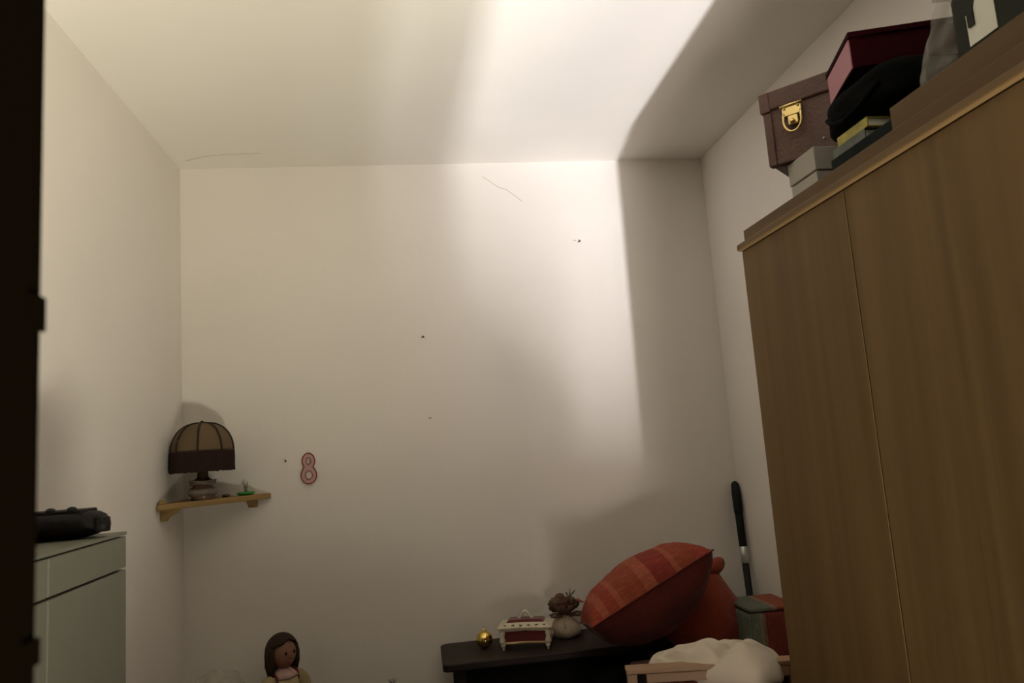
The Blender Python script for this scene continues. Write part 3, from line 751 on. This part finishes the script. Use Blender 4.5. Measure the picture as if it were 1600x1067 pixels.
# hair: a cap parted at the top, falling long at the sides and back
bm = bmesh.new()
ball(.052, (0, .004, hz + .003), (.96, .98, 1.08), bm, 48, 36)
dele = [v for v in bm.verts if (v.co.y < -.012 and v.co.z < hz + .040 - 1.0 * abs(v.co.x) * .35) or v.co.z < hz - .02 and v.co.y < .0]
bmesh.ops.delete(bm, geom=dele, context='VERTS')
obj('hair', bm, 'dollhair', t, smooth=True, solid=.006)
bm = bmesh.new()
for k in range(22):
    a = R(-12) + (PI + R(24)) * k / 21
    x, y = .047 * math.cos(a), .044 * math.sin(a)
    tube([(x, y * .95, hz + .022), (x * 1.08, y * 1.02, hz - .005), (x * 1.05, y, hz - .035), (x * .95, y * .9, hz - .066)], [.006, .0085, .009, .005], 7, bm)
obj('hair_strands', bm, 'dollhair', t, smooth=True)
obj('neck', tube([(0, .004, .19), (0, .002, .235)], .016, 16), 'skin', t, smooth=True)
obj('dress', lathe([(.001, 0), (.085, 0), (.090, .02), (.070, .07), (.050, .12), (.048, .17), (.040, .198), (.018, .212), (.001, .213)], 40, wob=lambda a, z: 1 + .03 * math.sin(8 * a) * (1 if z < .1 else .2)), 'redtrim', t, smooth=True)
obj('front_panel', lathe([(.088, .01), (.0735, .07), (.0535, .12), (.0515, .165), (.0440, .192)], 40, wob=lambda a, z: 1.0), 'cream', t, smooth=True)
obj('collar', lathe([(.016, .226), (.022, .221), (.038, .207), (.046, .196), (.043, .194), (.020, .212)], 40, wob=lambda a, z: 1 + .06 * math.sin(6 * a)), 'collar', t, smooth=True)
for sx in (-1, 1):
    slv = obj('sleeve', tube([(sx * .030, .0, .190), (sx * .036, .0, .191), (sx * .046, .0, .188), (sx * .056, -.002, .181), (sx * .065, -.003, .170), (sx * .072, -.005, .155), (sx * .077, -.009, .138), (sx * .078, -.014, .120)], [.008, .017, .022, .025, .026, .026, .023, .017], 24), 'cream', t, smooth=True)
    obj('cuff', tube([(sx * .078, -.014, .122), (sx * .078, -.016, .112)], .019, 14), 'redtrim', slv, smooth=True)
    obj('sleeve_trim', tube([(sx * .040 + .0 * i, .026 * math.cos(i * PI / 8), .190 + .0 * i + .024 * math.sin(i * PI / 8)) for i in range(16)], .0035, 6, closed=True), 'redtrim', slv, smooth=True)
    obj('hand', ball(.014, (sx * .078, -.022, .098), (.8, .8, 1.2)), 'skin', t, smooth=True)
    obj('leg', tube([(sx * .030, -.060, .024), (sx * .036, -.13, .026), (sx * .040, -.185, .022)], [.020, .018, .016], 14), 'skin', t, smooth=True)
    obj('shoe', ball(.020, (sx * .041, -.195, .026), (.9, 1.0, 1.25)), 'redtrim', t, smooth=True)

# milky plastic bag left of the doll
bm = bmesh.new()
def crumple(d): return (1 + .16 * noise.noise(d * 2.2) + .10 * noise.noise(d * 5 + Vector((3, 1, 0)))) * (1 if d.z > -.6 else .96)
tag(obj('carrier_bag', ball(1, (-.672, 2.60, CZ + .117), (.098, .12, .116), u=56, v=40, fn=crumple), 'film2', smooth=True), 'crumpled milky plastic bag left of the doll near the left corner', 'bag')

# bud vase with dried sprig
t = thing('bud_vase', 'dried twig tip standing in a small vase between doll and table', 'vase', (-.120, 2.60, CZ))
obj('vase_body', lathe([(.001, 0), (.024, 0), (.030, .02), (.026, .045), (.012, .065), (.014, .078), (.010, .078)], 28), 'ceramic', t, smooth=True)
bm = bmesh.new()
tube([(0, 0, .04), (.002, 0, .135)], .0016, 6, bm)
for a in (-.7, -.3, .15, .6): tube([(.002, 0, .130), (.002 + .022 * math.sin(a), .006 * math.cos(9 * a), .130 + .026 * math.cos(a))], [.0016, .001], 5, bm)
obj('twig', bm, 'twig', t)
